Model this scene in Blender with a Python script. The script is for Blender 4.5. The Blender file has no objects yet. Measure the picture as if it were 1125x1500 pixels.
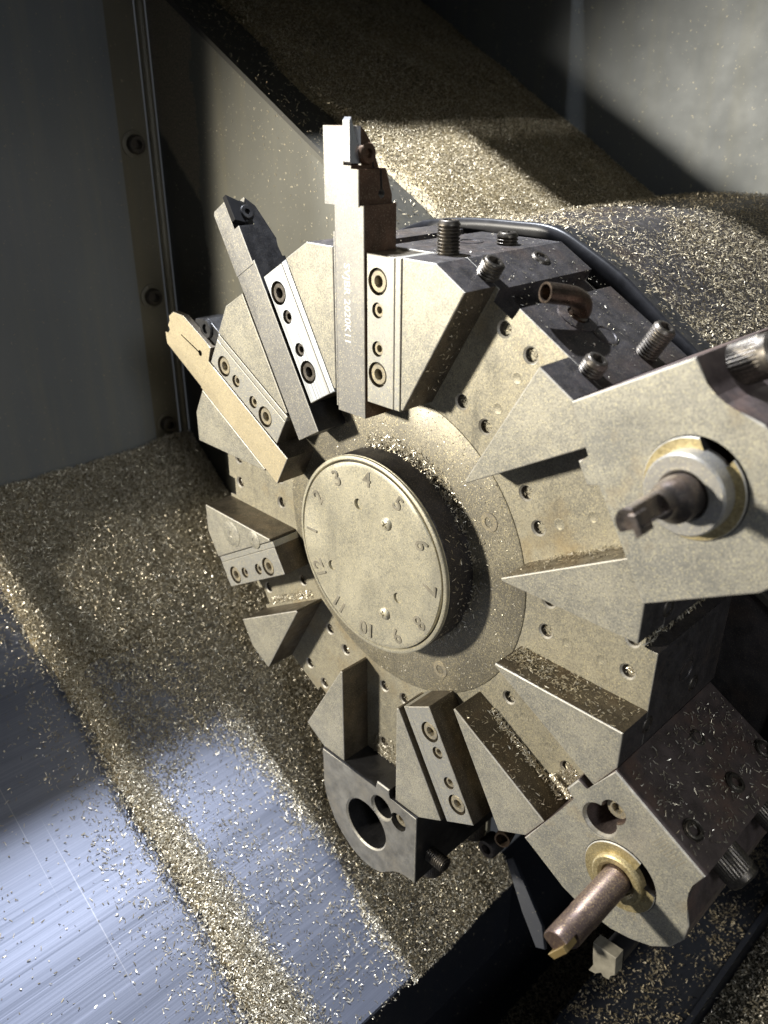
import bpy, bmesh, math, random
import numpy as np
from mathutils import Matrix, Vector
random.seed(7); RNG = np.random.default_rng(7)
R = math.radians
scn = bpy.context.scene
COL = scn.collection

# ------------------------------------------------------------------ camera
cam = bpy.data.cameras.new('camera'); camo = bpy.data.objects.new('camera', cam); COL.objects.link(camo)
cam.sensor_fit = 'VERTICAL'; cam.sensor_height = 24.0; cam.lens = 24.0 * 1217.76 / 1500.0
cam.clip_start = 0.01; cam.clip_end = 20
M = Matrix(((0.70125953, -0.31551366, 0.63928569, 0.26997115),
            (0.71289553, 0.30547914, -0.63123882, -0.25504799),
            (0.00387603, 0.89840616, 0.43914844, 0.20713262),
            (0, 0, 0, 1)))
camo.matrix_world = M
cam.dof.use_dof = True; cam.dof.focus_distance = 0.42; cam.dof.aperture_fstop = 7.0
scn.camera = camo

# ------------------------------------------------------------------ world, lamps, exposure
wd = bpy.data.worlds.new('World'); scn.world = wd; wd.use_nodes = True
bg = wd.node_tree.nodes['Background']
bg.inputs[0].default_value = (0.86, 0.92, 1.0, 1); bg.inputs[1].default_value = 0.048

def lamp(name, kind, loc, target, energy, color, **kw):
    l = bpy.data.lights.new(name, kind); l.energy = energy; l.color = color
    for k, v in kw.items(): setattr(l, k, v)
    o = bpy.data.objects.new(name, l); COL.objects.link(o)
    o.location = loc
    d = Vector(target) - Vector(loc)
    o.rotation_euler = d.to_track_quat('-Z', 'Y').to_euler()
    return o
# machine work light, front left
lamp('work_light', 'SPOT', (-0.50, -0.86, 0.23), (-0.015, 0.0, 0.03), 78, (1.0, 0.94, 0.82),
     spot_size=R(39), spot_blend=0.5, shadow_soft_size=0.045)
# overhead tube lamp above the added roof (cool white)
lamp('roof_light', 'AREA', (-0.1936, 0.0, 0.62), (-0.135, 0.0, 0.0), 12.0, (0.88, 0.92, 1.0),
     shape='DISK', size=0.022)
# daylight from the open door behind the photographer
lamp('door_light', 'AREA', (1.0, -0.42, 0.52), (-0.1, 0.0, 0.05), 2.6, (0.93, 0.96, 1.0),
     shape='RECTANGLE', size=0.2, size_y=0.2)

scn.view_settings.view_transform = 'Standard'; scn.view_settings.look = 'None'
scn.view_settings.exposure = 0.12; scn.view_settings.gamma = 1.0
scn.view_settings.use_curve_mapping = False
scn.render.engine = 'CYCLES'
scn.cycles.max_bounces = 6
scn.render.resolution_x = 768; scn.render.resolution_y = 1024

# ------------------------------------------------------------------ material helpers
class NT:
    def __init__(s, name):
        s.m = bpy.data.materials.new(name); s.m.use_nodes = True
        s.t = s.m.node_tree; s.n = s.t.nodes; s.p = s.n['Principled BSDF']
        s.tc = s.n.new('ShaderNodeTexCoord')
    def link(s, a, b): s.t.links.new(a, b)
    def val(s, name, v): s.p.inputs[name].default_value = v
    def noise(s, scale, detail=2, rough=0.5, stretch=None, obj=True, dist=0.0):
        nz = s.n.new('ShaderNodeTexNoise'); nz.inputs['Scale'].default_value = scale
        nz.inputs['Detail'].default_value = detail; nz.inputs['Roughness'].default_value = rough
        nz.inputs['Distortion'].default_value = dist
        src = s.tc.outputs['Object']
        if stretch:
            mp = s.n.new('ShaderNodeMapping'); mp.inputs['Scale'].default_value = stretch
            s.link(src, mp.inputs[0]); src = mp.outputs[0]
        s.link(src, nz.inputs[0]); return nz.outputs['Fac']
    def ramp(s, fac, stops):
        r = s.n.new('ShaderNodeValToRGB'); e = r.color_ramp.elements
        while len(e) < len(stops): e.new(0.5)
        for el, (p, c) in zip(e, stops):
            el.position = p; el.color = c if isinstance(c, tuple) and len(c) == 4 else ((*c, 1) if isinstance(c, tuple) else (c, c, c, 1))
        s.link(fac, r.inputs[0]); return r.outputs[0]
    def mix(s, f, a, b, mode='MIX'):
        m = s.n.new('ShaderNodeMix'); m.data_type = 'RGBA'; m.blend_type = mode
        for i, v in ((0, f), (6, a), (7, b)):
            if isinstance(v, (int, float)): m.inputs[i].default_value = v
            elif isinstance(v, tuple): m.inputs[i].default_value = (*v, 1)[:4]
            else: s.link(v, m.inputs[i])
        return m.outputs[2]
    def math(s, op, a, b=None, clamp=False):
        m = s.n.new('ShaderNodeMath'); m.operation = op; m.use_clamp = clamp
        for i, v in enumerate((a, b)):
            if v is None: continue
            if isinstance(v, (int, float)): m.inputs[i].default_value = v
            else: s.link(v, m.inputs[i])
        return m.outputs[0]
    def sep(s):
        x = s.n.new('ShaderNodeSeparateXYZ'); s.link(s.tc.outputs['Object'], x.inputs[0]); return x.outputs
    def bump(s, h, strength=0.3, dist=0.0005):
        b = s.n.new('ShaderNodeBump'); b.inputs['Strength'].default_value = strength
        b.inputs['Distance'].default_value = dist; s.link(h, b.inputs['Height'])
        s.link(b.outputs[0], s.p.inputs['Normal'])
    def col(s, c): s.link(c, s.p.inputs['Base Color'])
    def rough(s, c): s.link(c, s.p.inputs['Roughness'])

def m_dusty(name, steel, dust, bias=0.5, rust=None, rough=0.46, metal=0.45, grain=1000, lines=None):
    """machined steel under a film of fine brass dust, with single flakes and rubbed streaks"""
    t = NT(name)
    fine = t.noise(grain * 1.15, 4, 0.8); mid = t.noise(260, 3, 0.6); big = t.noise(26, 4, 0.6)
    amt = t.math('ADD', t.math('MULTIPLY', fine, 0.62), t.math('ADD', t.math('MULTIPLY', mid, 0.16), t.math('MULTIPLY', big, 0.22)))
    mask = t.ramp(amt, [(bias - 0.055, 0.0), (bias + 0.055, 1.0)])
    c = t.mix(mask, steel, dust)
    def flakes(scale, lim, keep):
        v = t.n.new('ShaderNodeTexVoronoi'); v.inputs['Scale'].default_value = scale
        mp = t.n.new('ShaderNodeMapping'); mp.inputs['Scale'].default_value = (1.0, 1.0, 0.62); mp.inputs['Rotation'].default_value = (0.3, 0.6, 0.2)
        t.link(t.tc.outputs['Object'], mp.inputs[0]); t.link(mp.outputs[0], v.inputs['Vector'])
        near = t.math('LESS_THAN', v.outputs['Distance'], lim)
        sp = t.n.new('ShaderNodeSeparateColor'); t.link(v.outputs['Color'], sp.inputs[0])
        return t.math('MULTIPLY', near, t.math('GREATER_THAN', sp.outputs[0], keep))
    c = t.mix(t.math('MULTIPLY', flakes(1450, 0.30, 0.50), 0.8), c, (min(dust[0] * 1.45, .9), min(dust[1] * 1.4, .85), dust[2] * 1.15))
    c = t.mix(t.math('MULTIPLY', flakes(1650, 0.28, 0.58), 0.55), c, (steel[0] * .4, steel[1] * .37, steel[2] * .32))
    if rust:
        rm = t.ramp(t.noise(22, 4, 0.7), [(0.56, 0.0), (0.72, 1.0)])
        c = t.mix(t.math('MULTIPLY', rm, 0.6), c, rust)
    rub = t.ramp(t.noise(1.0, 4, 0.65, (34, 34, 9), dist=0.6), [(0.55, 0.0), (0.75, 1.0)])
    c = t.mix(t.math('MULTIPLY', rub, 0.35), c, (steel[0] * .95, steel[1] * .97, steel[2] * 1.05))
    st = t.ramp(t.noise(60, 4, 0.65), [(0.32, 0.87), (0.68, 1.0)])
    c = t.mix(1.0, c, st, 'MULTIPLY')
    t.col(c); t.val('Metallic', metal)
    t.rough(t.ramp(t.math('ADD', t.math('MULTIPLY', fine, 0.5), t.math('MULTIPLY', rub, -0.25)), [(0.0, rough - .14), (0.4, rough + .12)]))
    t.bump(fine, 0.22, 0.0002); return t.m

def m_oxide(name, base=(0.055, 0.05, 0.055), rust=(0.10, 0.05, 0.03), dust=0.25, rough=0.4, metal=0.6):
    t = NT(name)
    c = t.ramp(t.noise(120, 4, 0.6), [(0.3, tuple(b * .65 for b in base)), (0.7, tuple(b * 1.4 for b in base))])
    rm = t.ramp(t.noise(30, 4, 0.7), [(0.5, 0.0), (0.68, 1.0)])
    c = t.mix(t.math('MULTIPLY', rm, 0.55), c, rust)
    dm = t.ramp(t.noise(1700, 2, 0.6), [(0.56, 0.0), (0.66, 1.0)])
    c = t.mix(t.math('MULTIPLY', dm, dust), c, (0.42, 0.36, 0.24))
    t.col(c); t.val('Metallic', metal)
    t.rough(t.ramp(t.noise(200, 3, 0.6), [(0.3, rough - .08), (0.7, rough + .18)]))
    t.bump(t.noise(900, 3, 0.6), 0.25, 0.0002); return t.m

def m_steel(name, base=(0.46, 0.46, 0.46), rough=0.34, stretch=(900, 60, 12), metal=0.9, spot=0.25):
    t = NT(name)
    s = t.noise(1.0, 3, 0.6, stretch)
    c = t.ramp(s, [(0.25, tuple(b * .75 for b in base)), (0.75, tuple(b * 1.15 for b in base))])
    dm = t.ramp(t.noise(1300, 2, 0.6), [(0.55, 0.0), (0.66, 1.0)])
    c = t.mix(t.math('MULTIPLY', dm, spot), c, (0.45, 0.39, 0.27))
    t.col(c); t.val('Metallic', metal); t.rough(t.ramp(s, [(0.3, rough - .08), (0.7, rough + .12)]))
    t.bump(s, 0.12, 0.0002); return t.m

def m_plain(name, c, rough=0.5, metal=0.0, var=0.3, scale=80):
    t = NT(name)
    t.col(t.ramp(t.noise(scale, 4, 0.6), [(0.3, tuple(x * (1 - var) for x in c)), (0.7, tuple(x * (1 + var) for x in c))]))
    t.val('Roughness', rough); t.val('Metallic', metal); return t.m

DUST = (0.47, 0.40, 0.26); STEEL = (0.29, 0.275, 0.235)
MT = {}
MT['face'] = m_dusty('dusted_steel', (0.245, 0.24, 0.215), (0.455, 0.425, 0.34), 0.5)
MT['floor'] = m_dusty('dusted_slot_floor', (0.26, 0.243, 0.195), (0.435, 0.395, 0.29), 0.49, rust=(0.34, 0.25, 0.12))
MT['ring'] = m_dusty('dusted_ring', (0.19, 0.175, 0.14), (0.41, 0.365, 0.255), 0.53)
MT['edge'] = m_steel('worn_edge_steel', (0.44, 0.42, 0.37), 0.52, (300, 300, 300), 0.5, 0.6)
MT['wall'] = m_oxide('slot_wall_steel', (0.10, 0.085, 0.066), (0.12, 0.075, 0.035), 0.4, 0.42, 0.65)
MT['oxide'] = m_oxide('black_oxide', (0.075, 0.07, 0.073), (0.10, 0.065, 0.045), 0.3)
MT['rusty'] = m_oxide('rusty_oxide', (0.15, 0.12, 0.115), (0.22, 0.11, 0.06), 0.25, 0.42)
MT['hub'] = m_oxide('hub_side_steel', (0.05, 0.047, 0.052), (0.045, 0.04, 0.035), 0.28, 0.5)
MT['clamp'] = m_steel('ground_clamp_steel', (0.66, 0.69, 0.72), 0.40, metal=0.7, spot=0.1)
MT['clampd'] = m_dusty('dusted_clamp_steel', (0.38, 0.375, 0.35), (0.48, 0.45, 0.36), 0.55, metal=0.55)
MT['screw'] = m_steel('screw_steel', (0.12, 0.108, 0.095), 0.40, (200, 200, 200), 0.85, 0.35)
MT['screwd'] = m_dusty('dusted_screw', (0.26, 0.24, 0.2), (0.42, 0.36, 0.24), 0.5, metal=0.5)
MT['dark'] = m_plain('dark_recess', (0.012, 0.010, 0.009), 0.8)
MT['shank'] = m_dusty('tool_shank_steel', (0.25, 0.245, 0.235), (0.38, 0.36, 0.31), 0.56, metal=0.7, grain=1050)
MT['blade'] = m_dusty('parting_blade_steel', (0.42, 0.36, 0.24), (0.50, 0.43, 0.29), 0.45, metal=0.3)
MT['blackt'] = m_oxide('black_tool_steel', (0.022, 0.022, 0.024), (0.03, 0.028, 0.026), 0.06, 0.42, 0.4)
MT['brownt'] = m_oxide('bronzed_tool_steel', (0.12, 0.072, 0.045), (0.20, 0.10, 0.05), 0.35, 0.5, 0.5)
MT['carbide'] = m_plain('carbide', (0.62, 0.63, 0.65), 0.25, 0.8, 0.1)
MT['carbideb'] = m_plain('coated_carbide', (0.03, 0.03, 0.032), 0.3, 0.5, 0.2)
MT['carbidey'] = m_plain('gold_coated_carbide', (0.33, 0.24, 0.10), 0.42, 0.6, 0.2)
MT['brass'] = m_dusty('brass_sleeve', (0.32, 0.26, 0.13), (0.50, 0.42, 0.24), 0.5, metal=0.6)
MT['collar'] = m_dusty('collar_steel', (0.36, 0.35, 0.33), (0.48, 0.45, 0.38), 0.58, metal=0.6)
MT['bar'] = m_oxide('boring_bar_steel', (0.12, 0.105, 0.10), (0.20, 0.12, 0.07), 0.3, 0.32, 0.85)
MT['barg'] = m_dusty('worn_bar_steel', (0.12, 0.085, 0.075), (0.27, 0.20, 0.13), 0.55, rust=(0.25, 0.12, 0.06), metal=0.6, rough=0.42)
MT['holder'] = m_dusty('holder_face_steel', (0.27, 0.265, 0.24), (0.45, 0.425, 0.345), 0.5, rust=(0.44, 0.31, 0.13))
MT['holderi'] = m_oxide('holder_dark_steel', (0.20, 0.195, 0.18), (0.2, 0.17, 0.12), 0.25, 0.5, 0.5)
MT['copper'] = m_oxide('copper_pipe', (0.075, 0.055, 0.042), (0.16, 0.085, 0.05), 0.3, 0.32, 0.8)
MT['cap'] = m_dusty('dented_cap_steel', (0.33, 0.315, 0.26), (0.52, 0.48, 0.36), 0.47, metal=0.45)
MT['mark'] = m_plain('stamped_mark', (0.21, 0.19, 0.145), 0.7)
MT['etch'] = m_plain('etched_mark', (0.85, 0.84, 0.82), 0.6, 0.0)
MT['rubber'] = m_plain('black_rubber', (0.018, 0.018, 0.02), 0.38, 0.0, 0.4, 200)
MT['cream'] = m_plain('cream_plastic', (0.26, 0.24, 0.19), 0.5)

def m_panel(name, base, rough=0.42, dust_and_shade=None):
    t = NT(name)
    c = t.ramp(t.noise(6, 5, 0.6), [(0.3, tuple(b * .92 for b in base)), (0.7, tuple(b * 1.08 for b in base))])
    streak = t.ramp(t.noise(1.0, 4, 0.6, (70, 70, 4)), [(0.45, 0.0), (0.75, 1.0)])
    c = t.mix(t.math('MULTIPLY', streak, 0.35), c, tuple(b * m for b, m in zip(base, (1.5, 1.35, 1.0))))
    sp = t.ramp(t.noise(420, 2, 0.5), [(0.69, 0.0), (0.74, 1.0)])
    c = t.mix(t.math('MULTIPLY', sp, 0.6), c, (0.45, 0.40, 0.28))
    if dust_and_shade:  # dusty strip; its lit top and shaded bottom are painted into the colour
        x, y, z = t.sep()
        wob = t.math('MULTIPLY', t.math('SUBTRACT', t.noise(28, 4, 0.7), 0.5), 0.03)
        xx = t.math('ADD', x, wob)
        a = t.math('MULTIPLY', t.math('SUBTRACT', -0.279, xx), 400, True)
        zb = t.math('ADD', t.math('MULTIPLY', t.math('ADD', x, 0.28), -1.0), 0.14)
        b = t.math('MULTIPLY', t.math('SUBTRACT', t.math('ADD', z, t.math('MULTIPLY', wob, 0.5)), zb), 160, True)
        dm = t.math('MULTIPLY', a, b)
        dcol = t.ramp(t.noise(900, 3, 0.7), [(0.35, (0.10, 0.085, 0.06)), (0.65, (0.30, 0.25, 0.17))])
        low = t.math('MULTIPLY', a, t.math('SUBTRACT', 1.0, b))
        c = t.mix(low, c, tuple(k * 0.45 for k in base))  # shaded bottom of the strip, painted darker
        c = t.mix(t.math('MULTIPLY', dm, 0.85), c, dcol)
    t.col(c); t.val('Metallic', 0.15)
    t.rough(t.ramp(t.noise(35, 3, 0.6), [(0.3, rough - .03), (0.7, rough + .05)]))
    t.bump(t.noise(500, 2, 0.5), 0.08, 0.0003); return t.m
MT['wallp'] = m_panel('painted_wall', (0.215, 0.23, 0.24), 0.34)
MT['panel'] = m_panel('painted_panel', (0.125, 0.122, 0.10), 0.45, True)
MT['backp'] = m_panel('back_wall_paint', (0.105, 0.115, 0.118), 0.5)
MT['trim'] = m_panel('dusty_trim', (0.19, 0.175, 0.13), 0.45)
MT['navy'] = m_panel('dark_plate', (0.022, 0.025, 0.034), 0.4)
MT['slope'] = m_panel('slope_plate', (0.05, 0.048, 0.04), 0.5)

def m_cover():
    t = NT('brushed_cover')
    s1 = t.noise(1.0, 4, 0.75, (1300, 1.3, 1300)); s2 = t.noise(1.0, 3, 0.6, (110, 0.9, 110))
    s = t.math('ADD', t.math('MULTIPLY', s1, 0.74), t.math('MULTIPLY', s2, 0.26))
    c = t.ramp(s, [(0.30, (0.25, 0.28, 0.37)), (0.68, (0.38, 0.41, 0.52))])  # blue reflection on the steel put into its base colour
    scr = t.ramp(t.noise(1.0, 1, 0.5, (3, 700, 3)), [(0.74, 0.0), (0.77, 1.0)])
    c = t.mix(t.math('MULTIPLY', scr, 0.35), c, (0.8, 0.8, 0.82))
    t.col(c); t.val('Metallic', 0.8); t.rough(t.ramp(s, [(0.35, 0.34), (0.65, 0.48)]))
    t.bump(s1, 0.10, 0.0001); return t.m
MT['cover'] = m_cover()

def m_chip(name, a, b, rough=0.40, metal=0.62):
    t = NT(name)
    g = t.n.new('ShaderNodeNewGeometry')
    t.col(t.ramp(g.outputs['Random Per Island'], [(0.0, a), (0.55, b), (1.0, tuple(min(.86, k * m) for k, m in zip(b, (1.45, 1.52, 1.75))))]))
    t.val('Metallic', metal); t.val('Roughness', rough); return t.m
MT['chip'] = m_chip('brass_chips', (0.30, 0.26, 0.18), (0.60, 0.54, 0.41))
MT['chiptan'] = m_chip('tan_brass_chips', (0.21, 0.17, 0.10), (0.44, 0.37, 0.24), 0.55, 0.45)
MT['chipbed'] = m_dusty('chip_bed', (0.07, 0.055, 0.03), (0.36, 0.29, 0.16), 0.5, metal=0.3, rough=0.6, grain=650)

# ------------------------------------------------------------------ object helpers
def tag(o, label=None, cat=None, group=None, kind=None):
    for k, v in (('label', label), ('category', cat), ('group', group), ('kind', kind)):
        if v: o[k] = v
    return o
def new_obj(name, me, parent=None, loc=(0, 0, 0)):
    o = bpy.data.objects.new(name, me); COL.objects.link(o)
    o.parent = parent; o.location = loc; return o
def thing(name, label, cat, loc=(0, 0, 0), ang=0.0, group=None):
    o = bpy.data.objects.new(name, None); COL.objects.link(o); o.empty_display_size = 0.01
    o.location = loc; o.rotation_euler = (0, R(ang), 0); return tag(o, label, cat, group)
def F(st, v, y, u):
    a = R(st); return Vector((u * math.sin(a) + v * math.cos(a), y, u * math.cos(a) - v * math.sin(a)))
MM = 0.001

def setmats(me, mats, bynormal=False):
    for m in mats: me.materials.append(m)
    if bynormal and len(mats) > 1:
        if len(mats) == 2: me.materials.append(MT['edge'])
        for p in me.polygons:
            ny = p.normal.y
            p.material_index = 0 if ny < -0.95 else (2 if -0.95 < ny < -0.12 and len(mats) == 2 and p.area < 9e-5 else 1)
def mesh_of(bm, name, mats, bynormal=False, smooth=None):
    bmesh.ops.recalc_face_normals(bm, faces=bm.faces)
    me = bpy.data.meshes.new(name); bm.to_mesh(me); bm.free()
    if not isinstance(mats, (list, tuple)): mats = [mats]
    setmats(me, mats, bynormal)
    if smooth is not None:
        me.polygons.foreach_set('use_smooth', [True] * len(me.polygons))
        me.set_sharp_from_angle(angle=R(smooth))
    return me
def prism(bm, pts, axis, lo, hi, bev=0.0, bev_both=False):
    """pts: 2-D outline in mm. axis 'y': pts are (v,u) extruded in y; axis 'v': pts are (y,u) extruded in v; axis 'u': pts (v,y)."""
    def P(a, b, c):
        return {'y': (a, c, b), 'v': (c, a, b), 'u': (a, b, c)}[axis]
    A = [bm.verts.new([k * MM for k in P(a, b, lo)]) for a, b in pts]
    B = [bm.verts.new([k * MM for k in P(a, b, hi)]) for a, b in pts]
    n = len(pts); top = bm.faces.new(A); bot = bm.faces.new(B[::-1])
    side = [bm.faces.new((A[i], A[(i + 1) % n], B[(i + 1) % n], B[i])) for i in range(n)]
    if bev > 0:
        ed = list(top.edges) + (list(bot.edges) if bev_both else [])
        bmesh.ops.bevel(bm, geom=ed, offset=bev * MM, segments=2, affect='EDGES', profile=0.5, clamp_overlap=True)
    return bm
def boolcut(me, cutter_bm, mats, bynormal=True, op='DIFFERENCE', smooth=None):
    bmesh.ops.recalc_face_normals(cutter_bm, faces=cutter_bm.faces)
    cm = bpy.data.meshes.new('c'); cutter_bm.to_mesh(cm); cutter_bm.free()
    a = bpy.data.objects.new('a', me); b = bpy.data.objects.new('b', cm); COL.objects.link(a); COL.objects.link(b)
    md = a.modifiers.new('b', 'BOOLEAN'); md.operation = op; md.object = b; md.solver = 'EXACT'; md.use_self = True
    dg = bpy.context.evaluated_depsgraph_get()
    out = bpy.data.meshes.new_from_object(a.evaluated_get(dg))
    bpy.data.objects.remove(a); bpy.data.objects.remove(b)
    out.materials.clear(); setmats(out, mats, bynormal)
    if smooth is not None:
        out.polygons.foreach_set('use_smooth', [True] * len(out.polygons)); out.set_sharp_from_angle(angle=R(smooth))
    return out
def ring(r, y, N=24, hexa=False, ph=0.0):
    P = []
    for i in range(N):
        t = 2 * math.pi * i / N
        rr = r / math.cos(((t) % (math.pi / 3)) - math.pi / 6) if hexa else r
        P.append(Vector((rr * math.cos(t + ph) * MM, y * MM, rr * math.sin(t + ph) * MM)))
    return P
def loft(bm, rings, mat=None, cap0=True, cap1=True):
    mat = mat or Matrix()
    V = [[bm.verts.new(mat @ p) for p in r] for r in rings]; n = len(V[0])
    for a, b in zip(V, V[1:]):
        for i in range(n): bm.faces.new((a[i], a[(i + 1) % n], b[(i + 1) % n], b[i]))
    if cap0: bm.faces.new(V[0])
    if cap1: bm.faces.new(V[-1][::-1])
    return bm
def cyl(bm, r, y0, y1, N=24, at=(0, 0, 0), mat=None):
    m = Matrix.Translation(Vector(at) * MM) @ (mat or Matrix())
    return loft(bm, [ring(r, y0, N), ring(r, y1, N)], m)
AX_U = Matrix.Rotation(R(-90), 4, 'X')     # local -y (head) -> +z(u)
AX_V = Matrix.Rotation(R(-90), 4, 'Z')     # local -y -> -x(v)
AX_VP = Matrix.Rotation(R(90), 4, 'Z')     # local -y -> +x(v)
MESH = {}
def screw_mesh(r, h, hx, dep, mat, N=24):
    """socket head, face at y=0 looking to -y"""
    key = ('s', r, h, hx, dep, mat)
    if key not in MESH:
        bm = bmesh.new()
        loft(bm, [ring(r, h, N), ring(r, 0.25 * r * .5, N), ring(r * .9, 0, N), ring(hx * 1.12, 0, N), ring(hx, 0.35, N, True), ring(hx, dep, N, True)])
        MESH[key] = mesh_of(bm, 'screw', MT[mat], smooth=35)
    return MESH[key]
def setscrew_mesh(r, out, mat='screw', N=24, pitch=1.4):
    key = ('t', r, out, mat)
    if key not in MESH:
        bm = bmesh.new(); rs = []; y = 4.0; hx = r * .5
        while y > -out + pitch * .9:
            rs += [ring(r * .86, y, N), ring(r, y - pitch * .4, N), ring(r, y - pitch * .6, N), ]; y -= pitch
        rs += [ring(r * .86, -out + .8, N), ring(r * .84, -out + .3, N), ring(r * .74, -out, N), ring(hx * 1.1, -out, N), ring(hx, -out + .3, N, True), ring(hx, -out + r * .9, N, True)]
        loft(bm, rs); MESH[key] = mesh_of(bm, 'setscrew', MT[mat], smooth=50)
    return MESH[key]
def knurl_mesh(r, h, mat='screw'):
    key = ('k', r, h, mat)
    if key not in MESH:
        bm = bmesh.new(); N = 72
        def kr(y, s=1.0):
            return [Vector(((r * s * (1 if i % 2 else .955)) * math.cos(2 * math.pi * i / N) * MM, y * MM, (r * s * (1 if i % 2 else .955)) * math.sin(2 * math.pi * i / N) * MM)) for i in range(N)]
        loft(bm, [kr(1), kr(-h * .72), ring(r * .96, -h * .76, N), ring(r * .96, -h + 1, N), ring(r * .84, -h, N), ring(r * .5, -h, N), ring(r * .46, -h + .4, N, True), ring(r * .46, -h + r * .8, N, True)])
        MESH[key] = mesh_of(bm, 'knurl', MT[mat], smooth=28)
    return MESH[key]
def put(name, me, parent, at, rot=None, spin=None):
    """child with station-local mm position"""
    o = new_obj(name, me, parent)
    m = Matrix.Translation(Vector(at) * MM) @ (rot or Matrix())
    if spin is not None: m = m @ Matrix.Rotation(spin, 4, 'Y')
    o.matrix_basis = Matrix.Translation(-Vector(parent.get('_base', (0, 0, 0)))) @ m
    return o
def station_thing(name, label, cat, st, base_vyu, group=None):
    """Empty at a thing's base; children are given in station coordinates (v, y, u)."""
    v, y, u = [k * MM for k in base_vyu]
    o = thing(name, label, cat, F(st, v, y, u), st, group); o['_base'] = (v, y, u); return o
def part(name, me, parent):
    return new_obj(name, me, parent, -Vector(parent.get('_base', (0, 0, 0))))
def text_mesh(s, size, extrude, mat, spacing=1.0):
    cu = bpy.data.curves.new('t', 'FONT'); cu.body = s; cu.size = size * MM; cu.extrude = extrude * MM
    cu.align_x = 'CENTER'; cu.align_y = 'CENTER'; cu.space_character = spacing; cu.resolution_u = 3; cu.offset = size * 0.012 * MM
    o = bpy.data.objects.new('t', cu); COL.objects.link(o)
    dg = bpy.context.evaluated_depsgraph_get()
    me = bpy.data.meshes.new_from_object(o.evaluated_get(dg)); bpy.data.objects.remove(o)
    me.materials.clear(); me.materials.append(MT[mat]); return me
TXT = Matrix.Rotation(R(90), 4, 'X')       # text plane xy -> xz, front to -y

# ------------------------------------------------------------------ chips
def chip_arrays(P, Nrm, L=(1.1, 2.7), W=(0.32, 0.7), tilt=0.45, curl=0.10, flat=False):
    n = len(P); P = np.asarray(P, float); Nrm = np.asarray(Nrm, float)
    if Nrm.ndim == 1: Nrm = np.tile(Nrm, (n, 1))
    Nn = Nrm + RNG.normal(0, tilt, (n, 3)); Nn /= np.linalg.norm(Nn, axis=1)[:, None]
    d = RNG.normal(0, 1, (n, 3)); d -= (d * Nn).sum(1)[:, None] * Nn; d /= np.linalg.norm(d, axis=1)[:, None]
    b = np.cross(Nn, d)
    l = (L[0] * .7 + (L[1] * 1.15 - L[0] * .7) * RNG.uniform(0, 1, n) ** 1.8)[:, None] * MM; w = RNG.uniform(*W, n)[:, None] * MM
    c = RNG.uniform(-curl, curl * 2, n)[:, None] * l
    if flat:
        o = np.stack([-d * l * .5 - b * w * .5, d * l * .5 - b * w * .4, d * l * .5 + b * w * .4, -d * l * .5 + b * w * .5], 1)
        return (P[:, None] + o).reshape(-1, 3), np.arange(4 * n).reshape(-1, 4)
    V = np.empty((n, 6, 3))
    for k, s in enumerate((-1, 0, 1)):
        q = P + d * l * .5 * s + Nn * c * (1 - s * s)
        ww = w * (0.75 if s else 1.0)
        V[:, 2 * k] = q - b * ww * .5; V[:, 2 * k + 1] = q + b * ww * .5
    Fc = np.array([[0, 1, 3, 2], [2, 3, 5, 4]])
    return V.reshape(-1, 3), (np.arange(n)[:, None, None] * 6 + Fc[None]).reshape(-1, 4)
def quads_mesh(name, sets, mats, matidx=None):
    off = 0; VV = []; QQ = []; MI = []
    for i, (v, q) in enumerate(sets):
        VV.append(v); QQ.append(q + off); off += len(v); MI.append(np.full(len(q), matidx[i] if matidx else 0, np.int32))
    V = np.concatenate(VV); Q = np.concatenate(QQ); MI = np.concatenate(MI)
    me = bpy.data.meshes.new(name); me.vertices.add(len(V)); me.vertices.foreach_set('co', V.astype(np.float32).ravel())
    me.loops.add(Q.size); me.loops.foreach_set('vertex_index', Q.astype(np.int32).ravel())
    me.polygons.add(len(Q)); me.polygons.foreach_set('loop_start', np.arange(0, Q.size, 4, dtype=np.int32))
    for m in mats: me.materials.append(m)
    me.polygons.foreach_set('material_index', MI)
    me.update(calc_edges=True); me.validate(); return me
_pn = RNG.uniform(0, 6.28, (14, 2)); _pf = RNG.normal(0, 1, (14, 2)); _pf /= np.linalg.norm(_pf, axis=1)[:, None]
def wav(x, y, scale):
    s = 0
    for i in range(14):
        k = scale * (0.6 + 0.22 * i)
        s = s + np.sin((_pf[i, 0] * x + _pf[i, 1] * y) * k + _pn[i, 0]) / (1 + .25 * i)
    return s / 4.0
def sstep(a, b, x):
    t = np.clip((x - a) / (b - a), 0, 1); return t * t * (3 - 2 * t)
def patch(o, a, b, n, bias_a=None, bias_b=None):
    """n points on the parallelogram o + s a + t b (metres)"""
    s = RNG.uniform(0, 1, n); t = RNG.uniform(0, 1, n)
    if bias_a: s = s ** bias_a
    if bias_b: t = t ** bias_b
    return np.array(o)[None] + s[:, None] * np.array(a)[None] + t[:, None] * np.array(b)[None]

# ================================================================== SETTING
def sheet(name, corners, thick, mat, label=None, cat=None, kind=None, parent=None, bev=0.0):
    """plate: four corners, thickened away from the visible side"""
    bm = bmesh.new(); C = [Vector(c) for c in corners]
    n = (C[1] - C[0]).cross(C[3] - C[0]).normalized()
    A = [bm.verts.new(c) for c in C]; B = [bm.verts.new(c - n * thick) for c in C]
    bm.faces.new(A); bm.faces.new(B[::-1])
    for i in range(4): bm.faces.new((A[i], B[i], B[(i + 1) % 4], A[(i + 1) % 4]))
    if bev: bmesh.ops.bevel(bm, geom=list(bm.edges), offset=bev, segments=2, affect='EDGES', profile=.5)
    o = new_obj(name, mesh_of(bm, name, MT[mat]), parent); return tag(o, label, cat, None, kind)

XW = -0.329; SL = 0.58
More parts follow.
